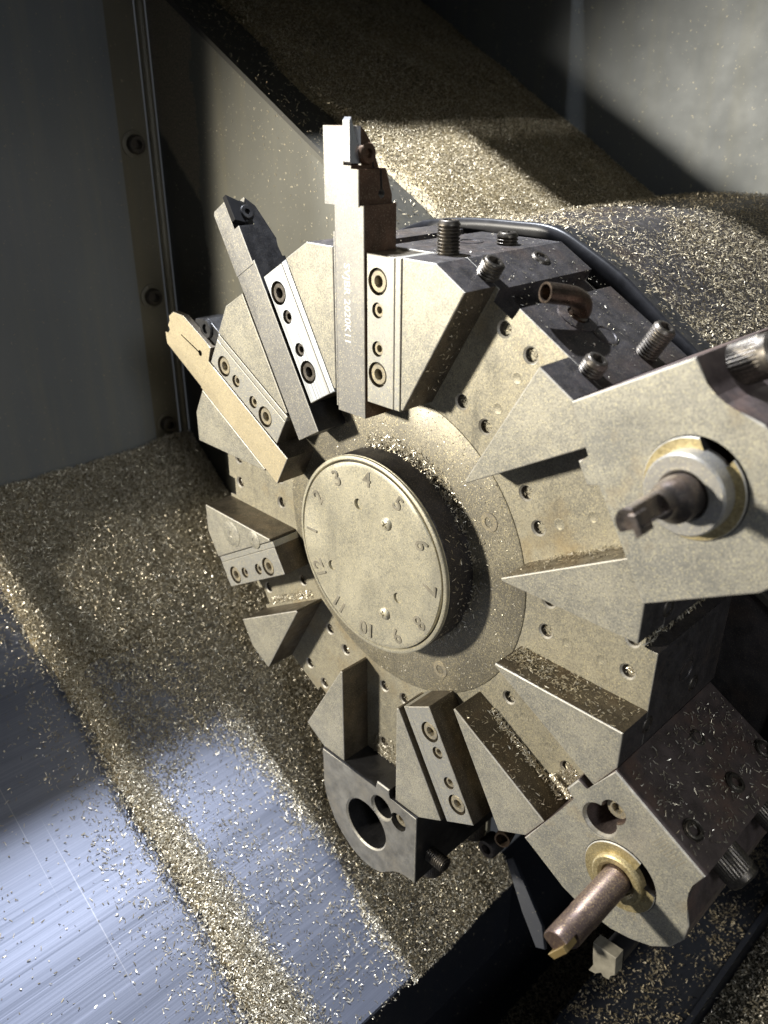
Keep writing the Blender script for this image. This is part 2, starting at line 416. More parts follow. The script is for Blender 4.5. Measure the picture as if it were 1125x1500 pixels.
# left wall with its bolted edge strip
lw = sheet('wall_left', [(XW, -0.15, -0.35), (XW, 0.068, -0.35), (XW, 0.068, 0.62), (XW, -0.15, 0.62)], 0.004, 'wallp',
           'dark grey painted side wall of the machine', 'wall', 'structure')
sheet('work_light_blocker', [(XW, -0.55, -0.35), (XW, -0.40, -0.35), (XW, -0.40, 0.045), (XW, -0.55, 0.045)], 0.004, 'wallp', parent=lw)  # added out of view to keep the work light off the cover
sheet('edge_strip', [(XW - .0035, 0.0685, -0.35), (XW - .0035, 0.0925, -0.35), (XW - .0035, 0.0925, 0.62), (XW - .0035, 0.0685, 0.62)], 0.004, 'trim', parent=lw)
sheet('edge_bead', [(XW + .003, 0.0930, -0.35), (XW + .003, 0.0985, -0.35), (XW + .003, 0.0985, 0.62), (XW + .003, 0.0930, 0.62)], 0.007, 'trim', parent=lw, bev=.0022)
for z in (0.287, 0.181, 0.071, -0.035):
    b = new_obj('bolt', knurl_mesh(6.6, 7, 'screw'), lw)
    b.matrix_basis = Matrix.Translation((XW - .0035, 0.0805, z)) @ AX_VP
    w = bmesh.new(); loft(w, [ring(9.5, 0.5), ring(9.5, -1.0), ring(8.8, -1.3)])
    ww = new_obj('washer', mesh_of(w, 'washer', MT['trim'], smooth=40), b)
# middle panel, slope and back wall
YP = 0.100; YB = 0.377
def zs(x): return 0.179 - 0.583 * (x + 0.139)
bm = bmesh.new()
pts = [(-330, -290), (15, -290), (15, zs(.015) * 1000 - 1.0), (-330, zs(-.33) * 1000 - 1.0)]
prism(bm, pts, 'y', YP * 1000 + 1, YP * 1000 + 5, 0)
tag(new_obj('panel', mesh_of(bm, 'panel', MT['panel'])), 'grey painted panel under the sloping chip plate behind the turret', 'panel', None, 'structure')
sheet('sloping_plate', [(-0.62, YP, zs(-.62)), (0.36, YP, zs(.36)), (0.36, YB, zs(.36)), (-0.62, YB, zs(-.62))], 0.003, 'slope',
      'sloping plate behind the turret buried in brass chips', 'plate', 'structure')
sheet('wall_back', [(-0.70, YB, -0.45), (0.75, YB, -0.45), (0.75, YB, 0.75), (-0.70, YB, 0.75)], 0.004, 'backp',
      'grey back wall behind the turret housing', 'wall', 'structure')
# machine roof sheets, added out of view to cut the overhead lamp
shade = sheet('shade', [(-0.45, -0.45, 0.40), (-0.45, 0.37, 0.40), (-0.1724, 0.37, 0.40), (-0.1724, -0.45, 0.40)], 0.003, 'wallp',
      'grey roof sheet added out of view to cut the overhead lamp', 'shade', 'structure')
sheet('shade_rear_sheet', [(-0.1715, 0.1206, 0.40), (-0.1715, 0.37, 0.40), (0.75, 0.37, 0.40), (0.75, 0.1206, 0.40)], 0.003, 'wallp', parent=shade)
sheet('shading_header', [(0.50, -0.75, 0.375), (0.50, 0.376, 0.375), (0.50, 0.376, 0.75), (0.50, -0.75, 0.75)], 0.004, 'wallp',  # unseen sheet added to keep the door light off the upper wall
      'grey header sheet added out of view to block the door light', 'shading header', 'structure')
# dark machine base under the turret housing
sheet('machine_base', [(0.016, 0.355, -0.415), (0.75, 0.355, -0.415), (0.75, 0.355, -0.02), (0.016, 0.355, -0.02)], 0.01, 'navy',
      'dark machine base under the turret housing', 'machine base', 'structure')
# way cover: telescopic brushed sheets, descending to +x
XE, ZE = 0.042, -0.28
def zc(x): return ZE + SL * (XE - x)
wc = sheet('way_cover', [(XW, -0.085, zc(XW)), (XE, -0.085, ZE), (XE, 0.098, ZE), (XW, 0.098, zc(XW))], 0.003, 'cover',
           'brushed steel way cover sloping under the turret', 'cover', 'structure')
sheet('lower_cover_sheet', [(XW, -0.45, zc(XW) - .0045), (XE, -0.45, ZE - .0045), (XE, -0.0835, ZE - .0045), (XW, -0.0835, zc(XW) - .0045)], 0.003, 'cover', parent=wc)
sheet('cover_side', [(XE + .001, -0.45, ZE - .062), (XE + .001, 0.098, ZE - .062), (XE + .001, 0.098, ZE - .0005), (XE + .001, -0.45, ZE - .0005)], 0.02, 'navy', parent=wc, bev=.0012)
# chip tray under it
ZT = -0.42
sheet('tray_floor', [(-0.05, -0.45, ZT), (0.75, -0.45, ZT), (0.75, YB - .005, ZT), (-0.05, YB - .005, ZT)], 0.004, 'navy',
      'dark floor of the chip tray', 'floor', 'structure')
ledge = sheet('ledge', [(0.100, 0.02, -0.345), (0.163, 0.02, -0.345), (0.163, YB - .005, -0.345), (0.100, YB - .005, -0.345)], 0.05, 'navy',
      'dark ledge beside the chip tray scattered with brass chips', 'ledge', 'structure', bev=.0015)
sheet('ledge_lip', [(0.164, 0.02, -0.338), (0.1675, 0.02, -0.338), (0.1675, YB - .005, -0.338), (0.164, YB - .005, -0.338)], 0.06, 'navy', parent=ledge)
sheet('raised_floor', [(0.1685, 0.02, -0.36), (0.75, 0.02, -0.36), (0.75, YB - .005, -0.36), (0.1685, YB - .005, -0.36)], 0.004, 'slope',
      'chip covered floor beyond the ledge', 'floor', 'structure')

# ================================================================== TURRET
tur = thing('tool_turret', 'twelve station lathe tool turret dusted with brass chips', 'turret', (0, 0.0877, 0)); tur['_base'] = (0, 0.0877, 0)
AP = 150.4; VH = AP * math.tan(R(15))
outl = []
for k in range(12):
    st = 30 * k
    for v, u in ((-19.8, AP), (-19.8, 144), (-7.5, 144), (-7.5, AP), (VH, AP)):
        p = F(st, v, 0, u); outl.append((p.x, p.z))
bm = bmesh.new(); prism(bm, outl, 'y', 19.8, 87.7, 0.35, True)
me = mesh_of(bm, 'body', MT['oxide'])
cut = bmesh.new()
HOLES = [(-8.7, 96.7), (7.6, 96.7), (-8.7, 138.7), (7.6, 138.7)]
for k in range(12):
    rot = Matrix.Rotation(R(30 * k), 4, 'Y')
    for v, u in HOLES:
        loft(cut, [ring(3.9, 17.0, 20), ring(3.9, 19.85, 20), ring(3.1, 20.6, 20), ring(3.1, 22.6, 20)], rot @ Matrix.Translation(Vector((v, 0, u)) * MM))
me = boolcut(me, cut, [MT['floor'], MT['oxide']])
part('body', me, tur)
# plugs in the slot floors, hole bushes
bm = bmesh.new(); loft(bm, [ring(2.8, 21, 20), ring(2.8, 19.74, 20), ring(2.45, 19.68, 20), ring(2.2, 19.76, 20)])
plug = mesh_of(bm, 'plug', MT['floor'], smooth=40)
for k in (1, 2, 3, 4, 6, 7, 9):
    for v, u in ((8.0, 108.4), (8.0, 126.3)):
        o = put('plug', plug, tur, (0, 0, 0)); o.matrix_basis = Matrix.Translation((0, -0.0877, 0)) @ Matrix.Rotation(R(30 * k), 4, 'Y') @ Matrix.Translation(Vector((v, 0, u)) * MM)
# ring plate
bm = bmesh.new(); loft(bm, [ring(84.6, 19.9, 96), ring(84.6, 19.4, 96), ring(84.0, 19.1, 96), ring(50, 19.1, 96)], cap0=False, cap1=False)
part('ring_plate', mesh_of(bm, 'ring', MT['ring'], smooth=30), tur)
for a in (60, 150, 240, 330):
    o = new_obj('socket_screw', screw_mesh(5.2, 2, 2.3, 3, 'screwd'), tur)
    o.matrix_basis = Matrix.Translation((0, -0.0877, 0)) @ Matrix.Rotation(R(a), 4, 'Y') @ Matrix.Translation((0, 0.0187, 0.0708))
# wedges between the slots
S15, C15 = math.sin(R(15)), math.cos(R(15))
def wpt(t, side):      # wall point: distance t along the wall from the tip; side -1/+1
    W = 21.9
    r = W / S15
    return (side * t * S15, r + t * C15)
wv = 155.5
def wedge_outline():
    # slot wall lines cross the flats at local radius
    pl = []
    t1 = 2.6; a = wpt(t1, -1); b = wpt(t1, 1)
    # outer corners: intersection of the wall with the flat of the slot station (u=AP, v=+-21.9 of that station)
    def oc(side):
        p = F(-15 * side * -1, -side * 21.9, 0, AP)   # station at +-15 from wedge centre
        return (p.x, p.z)
    ocl, ocr = oc(-1), oc(1)
    return [a, ocl, (0, AP / C15), ocr, b]
WO = wedge_outline()
def wedge_mesh(mats, extra=None):
    bm = bmesh.new(); prism(bm, WO, 'y', 0, 19.8, 0.5)
    return mesh_of(bm, 'wedge', mats, True)
wm = wedge_mesh([MT['face'], MT['wall']])
for p in wm.polygons:      # outer sides are black oxide like the body
    c = p.center
    if p.normal.y > -0.5 and c.z > 0.148: pass
wm.materials.append(MT['oxide'])  # slot 3
for p in wm.polygons:
    if abs(p.normal.y) < 0.1 and p.normal.z > 0.5: p.material_index = 3
for k in range(12):
    o = new_obj('wedge_block', wm, tur)
    o.matrix_basis = Matrix.Translation((0, -0.0877, 0)) @ Matrix.Rotation(R(15 + 30 * k), 4, 'Y')
    if k == 8:             # the wedge at 255 degrees carries two flush screws
        for (v, u, r) in ((0.0, 127.5, 8.5), (-1.5, 103.5, 5.6)):
            bm = bmesh.new(); loft(bm, [ring(r, 1), ring(r, -.25), ring(r * .93, -.45), ring(r * .26, -.45), ring(r * .2, -.1, 24, True), ring(r * .2, 2.5, 24, True)])
            s = new_obj('flush_screw', mesh_of(bm, 'flush', MT['face'], smooth=30), o); s.location = (v * MM, 0, u * MM)
# hub
bm = bmesh.new(); N = 96
loft(bm, [ring(53.7, 19.5, N), ring(53.7, 3.2, N), ring(53.2, 2.6, N), ring(53.5, 2.4, N), ring(50.6, 2.3, N), ring(40, 2.3, N)], cap0=False)
hub = part('hub', mesh_of(bm, 'hub', MT['hub'], smooth=35), tur)
bm = bmesh.new(); loft(bm, [ring(50.9, 2.35, N), ring(53.75, 2.3, N), ring(53.75, 1.5, N), ring(53.2, 1.25, N), ring(53.6, 1.0, N), ring(53.4, 0.35, N), ring(52.8, 0.0, N), ring(51.7, 0.0, N), ring(51.4, 0.4, N), ring(50.9, 2.3, N)], cap0=False, cap1=False)
part('rim_ring', mesh_of(bm, 'rim', MT['cap'], smooth=35), tur)
# dented cap plate
bm = bmesh.new(); rs = []
for r, y in ((50.4, 2.2), (50.4, 0.0), (50.0, -0.35), (48, -0.45), (42, -.5), (36, -.5), (28, -.5), (20, -.5), (12, -.5), (5, -.5)):
    rr = ring(r, y, N)
    if r < 50.2:
        for p in rr:
            a = math.atan2(p.x, p.z)
            d = 0.45 * math.sin(5 * a + 1.2) * math.exp(-((r - 45) / 7) ** 2) + 0.35 * math.sin(3 * a + .4) * math.exp(-((r - 36) / 9) ** 2)
            d += 0.3 * math.sin(p.x * 140 + 1) * math.sin(p.z * 120)
            p.y += d * MM * 1.25
    rs.append(rr)
loft(bm, rs, cap0=False)
me = mesh_of(bm, 'cap', MT['cap'], smooth=40)
cut = bmesh.new()
for r, a, q in ((28.7, -12, 3.0), (32, -120, 2.9), (26.4, 124, 2.9)):
    p = F(a, 0, 0, r); cyl(cut, q, -5, 0.9, 20, (p.x, 0, p.z))
me = boolcut(me, cut, [MT['cap']], False, smooth=40)
cap = part('cap_plate', me, tur)
for r, a in ((27.8, 30), (30.7, 155)):
    p = F(a, 0, 0, r)
    bm = bmesh.new(); loft(bm, [ring(3.3, 0), ring(3.3, -.9), ring(2.8, -1.5), ring(1.5, -1.9), ring(.3, -2.0)])
    me = mesh_of(bm, 'ph', MT['cap'], smooth=60); cut = bmesh.new()
    for sx, sz in ((2.0, .45), (.45, 2.0)): prism(cut, [(-sx, -sz), (sx, -sz), (sx, sz), (-sx, sz)], 'y', -4, -.9)
    s = new_obj('cross_screw', boolcut(me, cut, [MT['cap']], False, smooth=40), cap); s.location = (p.x * MM, 0, p.z * MM)
    s.rotation_euler = (0, R(20 + a), 0)
for nmb in range(1, 13):
    a = 30 * (nmb - 4); t = text_mesh(str(nmb), 11.5, 0.25, 'mark', 0.95)
    o = new_obj('stamped_number', t, cap)
    rr = 43.0; x, z = F(a, 0, 0, rr).x, F(a, 0, 0, rr).z
    d = 0.45 * math.sin(5 * R(a) + 1.2) * math.exp(-((rr - 45) / 7) ** 2) + 0.35 * math.sin(3 * R(a) + .4) * math.exp(-((rr - 36) / 9) ** 2) + 0.3 * math.sin(x * .14 + 1) * math.sin(z * .12)
    o.matrix_basis = Matrix.Translation((0, (-.72 + d * 1.25) * MM, 0)) @ Matrix.Rotation(R(a), 4, 'Y') @ Matrix.Translation((0, 0, rr * MM)) @ TXT
# set screws and holes on the flats of the rim
def flat_put(name, me, st, v, y, u, parent=tur):
    o = new_obj(name, me, parent)
    o.matrix_basis = Matrix.Translation((0, -0.0877, 0)) @ Matrix.Rotation(R(st), 4, 'Y') @ Matrix.Translation(Vector((v, y, u)) * MM) @ AX_U
    return o
OUT = {(0, 28, 21.5): 14, (0, 28, 62): 5.5, (30, -28.5, 20.5): 7.5, (30, -32.5, 62.3): 1.0, (30, 31.5, 22): 7, (30, 32.5, 63): 15}
for st in (0, 30, 60, 90, 120, 330):
    for v in (-29, 30):
        for y in (21.5, 62.5):
            hit = [k for k in OUT if k[0] == st and abs(k[1] - v) < 5 and abs(k[2] - y) < 5]
            if hit: flat_put('set_screw', setscrew_mesh(5.0, OUT[hit[0]]), st, hit[0][1], hit[0][2], AP)
            elif st in (90, 330): flat_put('set_screw', setscrew_mesh(5.0, 0.6), st, v, y, AP)
for st in (0, 30, 90):
    for v, y in ((11, 56.6), (17, 52)):
        bm = bmesh.new(); loft(bm, [ring(6.2, 1), ring(6.2, -.3), ring(5.6, -.5), ring(5.0, -.5), ring(4.6, .2), ring(2.4, .2), ring(2.2, 0.0, 24, True), ring(2.2, 2.4, 24, True)])
        if (st == 0) == (v == 11): flat_put('plug_screw', mesh_of(bm, 'pl', MT['oxide'], smooth=35), st, v, y, AP)
        else: bm.free()
# bent coolant pipes in their collars
def nozzle(st, v, y):
    pts = [(v, y, AP - 1), (v, y, AP + 3.5), (v - 1, y - 3, AP + 7.5), (v - 2.5, y - 9, AP + 10), (v - 5, y - 16, AP + 10.5), (v - 7.5, y - 23, AP + 10.5)]
    # smooth resample
    P = [Vector(p) for p in pts]; Q = []
    for i in range(len(P) - 1):
        p0, p1, p2, p3 = P[max(i - 1, 0)], P[i], P[i + 1], P[min(i + 2, len(P) - 1)]
        for s in range(4):
            t = s / 4; Q.append(0.5 * ((2 * p1) + (p2 - p0) * t + (2 * p0 - 5 * p1 + 4 * p2 - p3) * t * t + (3 * p1 - p0 - 3 * p2 + p3) * t ** 3))
    Q.append(P[-1]); bm = bmesh.new(); rs = []
    for i, q in enumerate(Q):
        d = (Q[min(i + 1, len(Q) - 1)] - Q[max(i - 1, 0)]).normalized()
        qt = d.to_track_quat('Z', 'X').to_matrix()
        rs.append([(q + qt @ Vector((4.2 * math.cos(2 * math.pi * j / 18), 4.2 * math.sin(2 * math.pi * j / 18), 0))) * MM for j in range(18)])
    e = Q[-1]; d = (Q[-1] - Q[-2]).normalized(); qt = d.to_track_quat('Z', 'X').to_matrix()
    for rr, back in ((3.3, 0), (3.0, 5)):
        rs.append([(e - d * back + qt @ Vector((rr * math.cos(2 * math.pi * j / 18), rr * math.sin(2 * math.pi * j / 18), 0))) * MM for j in range(18)])
    loft(bm, rs)
    o = new_obj('coolant_pipe', mesh_of(bm, 'pipe', MT['copper'], smooth=50), tur)
    o.matrix_basis = Matrix.Translation((0, -0.0877, 0)) @ Matrix.Rotation(R(st), 4, 'Y')
    bm = bmesh.new(); loft(bm, [ring(9.5, 1), ring(9.5, -.5), ring(8.8, -.8), ring(5.2, -.8), ring(5.0, .5)])
    c = new_obj('pipe_collar', mesh_of(bm, 'col', MT['oxide'], smooth=35), o); c.matrix_basis = Matrix.Translation(Vector((v, y, AP)) * MM) @ AX_U
nozzle(30, 4, 47); nozzle(150, -6, 30)

# ------------------------------------------------------------------ clamp bars
def clamp(st, label, mat, dv=0.0, du=0.0):
    t = station_thing('clamp_bar', label, 'clamp', st, (9 + dv, 19.8, 116 + du), 'clamp bars in the turret slots')
    bm = bmesh.new(); prism(bm, [(0.2, 83), (17.2, 83), (17.2, 150), (0.2, 150)], 'y', 0.1, 19.75, 0.4)
    me = mesh_of(bm, 'clamp', MT[mat]); cut = bmesh.new()
    for u, r in ((138.8, 5.9), (126.4, 3.5), (109.2, 3.5), (97.4, 5.9)):
        cyl(cut, r, -2, 4.5, 28, (7.0, 0, u))
    me = boolcut(me, cut, [MT[mat], MT['wall']] if mat != 'clamp' else [MT[mat], MT['wall']])
    o = part('bar', me, t); o.location += Vector((dv, 0, du)) * MM
    bm = bmesh.new(); prism(bm, [(17.3, 83), (20.9, 83), (20.9, 150.2), (17.3, 150.2)], 'y', 0.35, 19.7, 0.35)
    o = part('side_rail', mesh_of(bm, 'rail', MT[mat]), t); o.location += Vector((dv, 0, du)) * MM
    for u in (138.8, 97.4): put('socket_screw', screw_mesh(5.0, 3.8, 2.4, 3.2, 'screw' if mat == 'clamp' else 'screwd'), t, (7.0 + dv, .7, u + du), spin=RNG.uniform(0, 1))
    for u in (126.4, 109.2): put('set_screw', screw_mesh(3.2, 3.0, 1.5, 2.6, 'screw' if mat == 'clamp' else 'screwd'), t, (7.0 + dv, 1.3, u + du), spin=RNG.uniform(0, 1))
clamp(0, 'steel clamp bar with four socket screws beside the engraved upright tool', 'clampd')
clamp(330, 'bright clean clamp bar with four socket screws beside the black headed tool', 'clamp')
clamp(300, 'clamp bar with four socket screws beside the parting blade', 'clampd')
clamp(150, 'loose clamp bar in an otherwise empty slot above the copper coolant pipe', 'clampd', -4.0, 0)
clamp(240, 'short dusty clamp bar below the wedge with two flush screws', 'clampd', 0.5, -1)

# ------------------------------------------------------------------ tools
# upright engraved tool, station 0
t = station_thing('turning_tool', 'upright square shank turning tool engraved with lettering, bronze coloured head', 'cutting tool', 0, (-11, 19.8, 116))
bm = bmesh.new(); prism(bm, [(-20.2, 74), (-1.4, 74), (-1.4, 169), (-20.2, 169)], 'y', 0.0, 19.7, 0.35)
part('shank', mesh_of(bm, 'shank', [MT['shank'], MT['brownt']], True), t)
bm = bmesh.new(); prism(bm, [(-.6, 168.3), (-.6, 199.6), (5.5, 199.6), (10, 195), (15, 185), (19.6, 172), (19.6, 168.3)], 'v', -26, -3.8, 0.4, True)
me = mesh_of(bm, 'head', [MT['shank'], MT['brownt']], True)
cut = bmesh.new(); prism(cut, [(-13.2, 184.5), (5, 184.5), (5, 205), (-13.2, 205)], 'y', -3, 5.2); prism(cut, [(-8.4, 183.2), (5, 183.2), (5, 205.5), (-8.4, 205.5)], 'y', -3.5, 30)
prism(cut, [(12.2, 172.5), (13.7, 172.5), (12.4, 190), (11.7, 190)], 'v', -16, 5)
cyl(cut, 1.9, -4, 12, 16, (-5, 12.9, 173), AX_V)
head = part('head', boolcut(me, cut, [MT['shank'], MT['brownt']]), t)
bm = bmesh.new(); prism(bm, [(-.9, 201.8), (.2, 203), (4.5, 190), (4.5, 185), (.2, 185.2), (-.9, 186)], 'v', -12.9, -8.6, 0.15, True)
part('insert', mesh_of(bm, 'ins', MT['carbide']), t)
put('clamp_screw', screw_mesh(4.4, 2.5, 1.8, 2.2, 'brownt'), t, (-6.4, 8.2, 189.0), AX_VP)
bm = bmesh.new(); prism(bm, [(-21.6, 76), (-20.6, 76), (-20.6, 157), (-21.6, 157)], 'y', 0.4, 19.7)
part('shim', mesh_of(bm, 'shim', MT['shank']), t)
txt = text_mesh('SVJBR 2020K11', 5.6, 0.06, 'etch', 1.02)
o = new_obj('engraving', txt, t); o.matrix_basis = Matrix.Translation(-Vector(t['_base'])) @ Matrix.Translation(Vector((-12.6, -.03, 126)) * MM) @ Matrix.Rotation(R(90), 4, 'Y') @ TXT
# black headed tool, station 330
t = station_thing('turning_tool', 'turning tool with bright shank and black oxide head, second slot left of upright', 'cutting tool', 330, (-11, 19.8, 112))
t['label'] = 'turning tool with clean bright shank and matt black head'
bm = bmesh.new(); prism(bm, [(-20.3, 68.5), (-2, 68.5), (-2, 160), (-20.3, 160)], 'y', -.2, 19.7, 0.35)
part('shank', mesh_of(bm, 'shank', [MT['shank'], MT['blackt']], True), t)
bm = bmesh.new(); prism(bm, [(-.6, 158.5), (-.6, 193), (9, 193), (14, 188), (19.6, 170), (18.2, 166), (19.6, 158.5)], 'v', -20.4, -3.4, 0.35, True)
me = mesh_of(bm, 'head', [MT['shank'], MT['blackt']], True)
cut = bmesh.new(); prism(cut, [(-24, 187.5), (-12, 200), (-24, 200)], 'y', -3, 30)
prism(cut, [(-7.6, 178.5), (2, 178.5), (2, 200), (-7.6, 200)], 'y', -3, 9)
part('head', boolcut(me, cut, [MT['shank'], MT['blackt']]), t)
bm = bmesh.new(); prism(bm, [(-1.0, 195), (-.9, 182), (5, 180), (8, 186), (6.0, 191)], 'v', -7.4, -3.9, 0.15, True)
part('insert', mesh_of(bm, 'ins', MT['carbideb']), t)
put('clamp_screw', screw_mesh(3.6, 2.5, 1.4, 2.0, 'blackt'), t, (-2.9, 7.5, 185.2), AX_VP)
# parting blade holder, station 300
t = station_thing('parting_tool', 'parting tool with flat dusty blade, slit and round relief hole', 'cutting tool', 300, (-11, 19.8, 112))
bm = bmesh.new(); prism(bm, [(-21.3, 72), (-.4, 72), (-.4, 152), (-21.3, 152)], 'y', -.25, 19.7, 0.35)
part('shank', mesh_of(bm, 'shank', [MT['blade'], MT['wall']], True), t)
bm = bmesh.new(); prism(bm, [(-20.5, 151.5), (-.4, 151.5), (8.4, 153), (8.6, 157), (7.8, 182), (3.0, 191.5), (-2.5, 194.5), (-4.5, 192.5), (-8.5, 193.5), (-9.5, 190.5), (-12.5, 191), (-14.5, 194.5), (-20.3, 190.5)], 'y', -.3, 3.6, 0.25, True)
me = mesh_of(bm, 'blade', [MT['blade'], MT['wall']], True); cut = bmesh.new()
cyl(cut, 1.8, -3, 6, 16, (-1.5, 0, 160)); prism(cut, [(-2.0, 160), (-1.0, 160), (-4.2, 180), (-4.9, 180)], 'y', -3, 6)
part('blade', boolcut(me, cut, [MT['blade'], MT['wall']]), t)
bm = bmesh.new(); prism(bm, [(-19, 152.2), (18, 152.2), (18, 166), (10, 176), (-19, 176)], 'y', 3.8, 19.6, 0.5)
part('support_block', mesh_of(bm, 'sup', MT['blackt']), t)
put('socket_screw', screw_mesh(5.6, 3, 2.5, 2.5, 'blackt'), t, (12.5, 2.2, 164))

# ------------------------------------------------------------------ bolt-on holders
HO = [(-40, AP + .25), (-18.3, AP + .25), (-18.3, 144.7), (-8.3, 144.7), (-8.3, AP + .25), (40, AP + .25), (39.6, 178), (38.2, 187), (35, 195), (30, 203), (23.5, 210.5), (15, 216.5), (5, 219.6), (-5, 219.2), (-13, 215.5), (-19, 209.5), (-22.5, 205.5), (-26, 203.4), (-31, 202.2), (-40, 201.6)]
def holder(st, label, facemat, sidemat, sleeve, screws=True):
    t = station_thing('boring_bar_holder', label, 'tool holder', st, (0, 42, AP + .25), 'bolt-on holders on the turret rim')
    HQ = HO if sleeve != 'e' else HO[:6] + [(40.5, 196), (38, 204), (33, 210), (26, 215)] + HO[11:]
    bm = bmesh.new(); prism(bm, HQ, 'y', -1.6, 84, 0.7, True)
    me = mesh_of(bm, 'holder', [MT[facemat], MT[sidemat]], True)
    cut = bmesh.new()
    rb = 18.5 if sleeve == 'e' else (17.3 if sleeve == 'g' else 16.8)
    loft(cut, [ring(rb + (.5 if sleeve != 'i' else 1.6), -3, 40), ring(rb + (.2 if sleeve != 'i' else .9), -1.5, 40), ring(rb, -.6, 40), ring(rb, 60, 40)], Matrix.Translation(Vector((1.5, 0, 186)) * MM))
    if sleeve != 'e':
        loft(cut, [ring(9.2, -3, 28), ring(8.4, -1.0, 28), ring(7.6, .2, 28), ring(7.6, 26, 28)], Matrix.Translation(Vector((-12, 0, 163)) * MM))
    me = boolcut(me, cut, [MT[facemat], MT[sidemat]])
    if sleeve != 'e':
        cut = bmesh.new(); cyl(cut, 6.0, -3, 5, 24, (-26 if sleeve == 'i' else -22.5, 0, 163.5))
        me = boolcut(me, cut, [MT[facemat], MT[sidemat]])
    part('body', me, t)
    if sleeve != 'e':
        put('socket_screw', screw_mesh(5.4, 3, 2.4, 2.5, 'screwd'), t, (-26 if sleeve == 'i' else -22.5, 1.6, 163.5))
    for y in (22, 62): put('cap_screw', knurl_mesh(7.6, 14, 'screw'), t, (-32.3, y, 202), AX_U)
    for u, y, out in ((187.3, 10, 1.5), (187.3, 48, 2), (187, 78, 1.5), (164, 50, .5)):
        if sleeve == 'i' and y == 10: put('set_screw', setscrew_mesh(4.6, 13), t, (-40, 11, 187), AX_V)
        elif sleeve != 'e': put('set_screw', setscrew_mesh(4.8, out), t, (-40, y, u), AX_V)
    if sleeve in 'eg':
        bm = bmesh.new(); m = Matrix.Translation(Vector((1.5, 0, 186)) * MM)
        if sleeve == 'e':
            loft(bm, [ring(18.4, 50, 48), ring(18.4, -2.6, 48), ring(18.0, -3.0, 48), ring(8, -3.0, 48)], m)
            cut = bmesh.new(); prism(cut, [(-20, 194.5), (-3.5, 194.5), (-3.5, 201), (-8, 208), (-20, 208)], 'y', -10, 12)
        else:
            loft(bm, [ring(17.2, 50, 48), ring(17.2, -2.0, 48), ring(16.8, -2.4, 48), ring(8, -2.4, 48)], m)
            cut = bmesh.new(); prism(cut, [(-20, 185), (-10, 187), (-6, 192), (-11, 206), (-20, 206)], 'y', -10, 10); 
        me = mesh_of(bm, 'sl', MT['brass'], smooth=35)
        part('sleeve', boolcut(me, cut, [MT['brass'], MT['dark']], smooth=30), t)
        bm = bmesh.new()
        if sleeve == 'e': loft(bm, [ring(14.6, 0, 40), ring(14.6, -9.2, 40), ring(13.9, -10, 40), ring(9.2, -10, 40), ring(8.4, -9.3, 40), ring(8.4, -3, 40)], m)
        else: loft(bm, [ring(12.0, 0, 40), ring(12.0, -4.4, 40), ring(11.2, -5, 40), ring(9.0, -5, 40), ring(7.6, -4, 40), ring(7.4, -1, 40)], m)
        part('collar', mesh_of(bm, 'co', MT['collar'] if sleeve == 'e' else MT['brass'], smooth=35), t)
    return t
holder(60, 'holder with steel collar and short dark boring bar, stained face', 'holder', 'rusty', 'e')
hg = holder(120, 'holder with brass sleeve and long purple brown boring bar', 'holder', 'rusty', 'g')
holder(180, 'empty dark holder with open round bore at the bottom of the turret', 'holderi', 'blackt', 'i')
# etched scale on the side of the brass-sleeved holder
for i in range(9):
    bm = bmesh.new(); L = 8 - (i % 3) * .6
    prism(bm, [(-37.0, 181 + i * 1.5), (-37.0 + L, 181 + i * 1.5), (-37.0 + L, 181.45 + i * 1.5), (-37.0, 181.45 + i * 1.5)], 'y', -1.66, -1.4)
    part('etched_line', mesh_of(bm, 'ln', MT['mark']), hg)
# boring bars
def bar(st, label, mat, ins, r, tip, flats):
    t = station_thing('boring_bar', label, 'boring bar', st, (1.5, 0, 186), 'boring bars in the holders')
    bm = bmesh.new(); N = 32
    m = Matrix.Translation(Vector((1.5, 0, 186)) * MM)
    if flats:
        rs = [ring(r, 30, N), ring(r, -14, N), ring(r * .95, -17, N)]
        for y in (-20, -22, -tip + .4): rs.append(ring(r * (.72 if y == -20 else .62), y, N))
        rs.append(ring(r * .57, -tip, N))
        for q in rs[3:]:
            for p in q: p.x -= 1.2 * MM; p.z -= 0.4 * MM
    else:
        rs = [ring(r, 30, N), ring(r, -30, N), ring(r * .97, -30.3, N), ring(r * .97, -tip + 6, N), ring(r * .95, -tip + .5, N), ring(r * .9, -tip, N)]
    loft(bm, rs, m); me = mesh_of(bm, 'bar', MT[mat], smooth=40)
    cut = bmesh.new()
    if flats: prism(cut, [(2.6, 170), (12, 170), (12, 200), (2.6, 200)], 'y', -tip - 5, -23.5); prism(cut, [(-12, 187.6), (2.2, 188.6), (2.2, 200), (-12, 200)], 'y', -tip - 6, -26)
    else: prism(cut, [(-12, 187.5), (14, 187.5), (14, 200), (-12, 200)], 'y', -tip - 5, -tip + 7); prism(cut, [(5.0, 175), (14, 175), (14, 187.3), (5.0, 187.3)], 'y', -tip - 5, -tip + 14)
    part('shank', boolcut(me, cut, [MT[mat]], False, smooth=35), t)
    bm = bmesh.new()
    if flats: prism(bm, [(-2.5, 187.2), (5.4, 187.2), (4.4, 189.6), (-2.0, 189.6)], 'y', -tip - 1.4, -tip + 6, .2, True)
    else: prism(bm, [(-4, 187.2), (8.0, 187.2), (6.5, 190), (-3, 190)], 'y', -tip - 1.6, -tip + 6, .2, True)
    part('insert', mesh_of(bm, 'ins', MT[ins]), t)
bar(60, 'short dark polished boring bar with stepped end', 'bar', 'bar', 8.0, 42, True)
bar(120, 'long purple brown boring bar with gold insert', 'barg', 'carbidey', 6.6, 49, False)

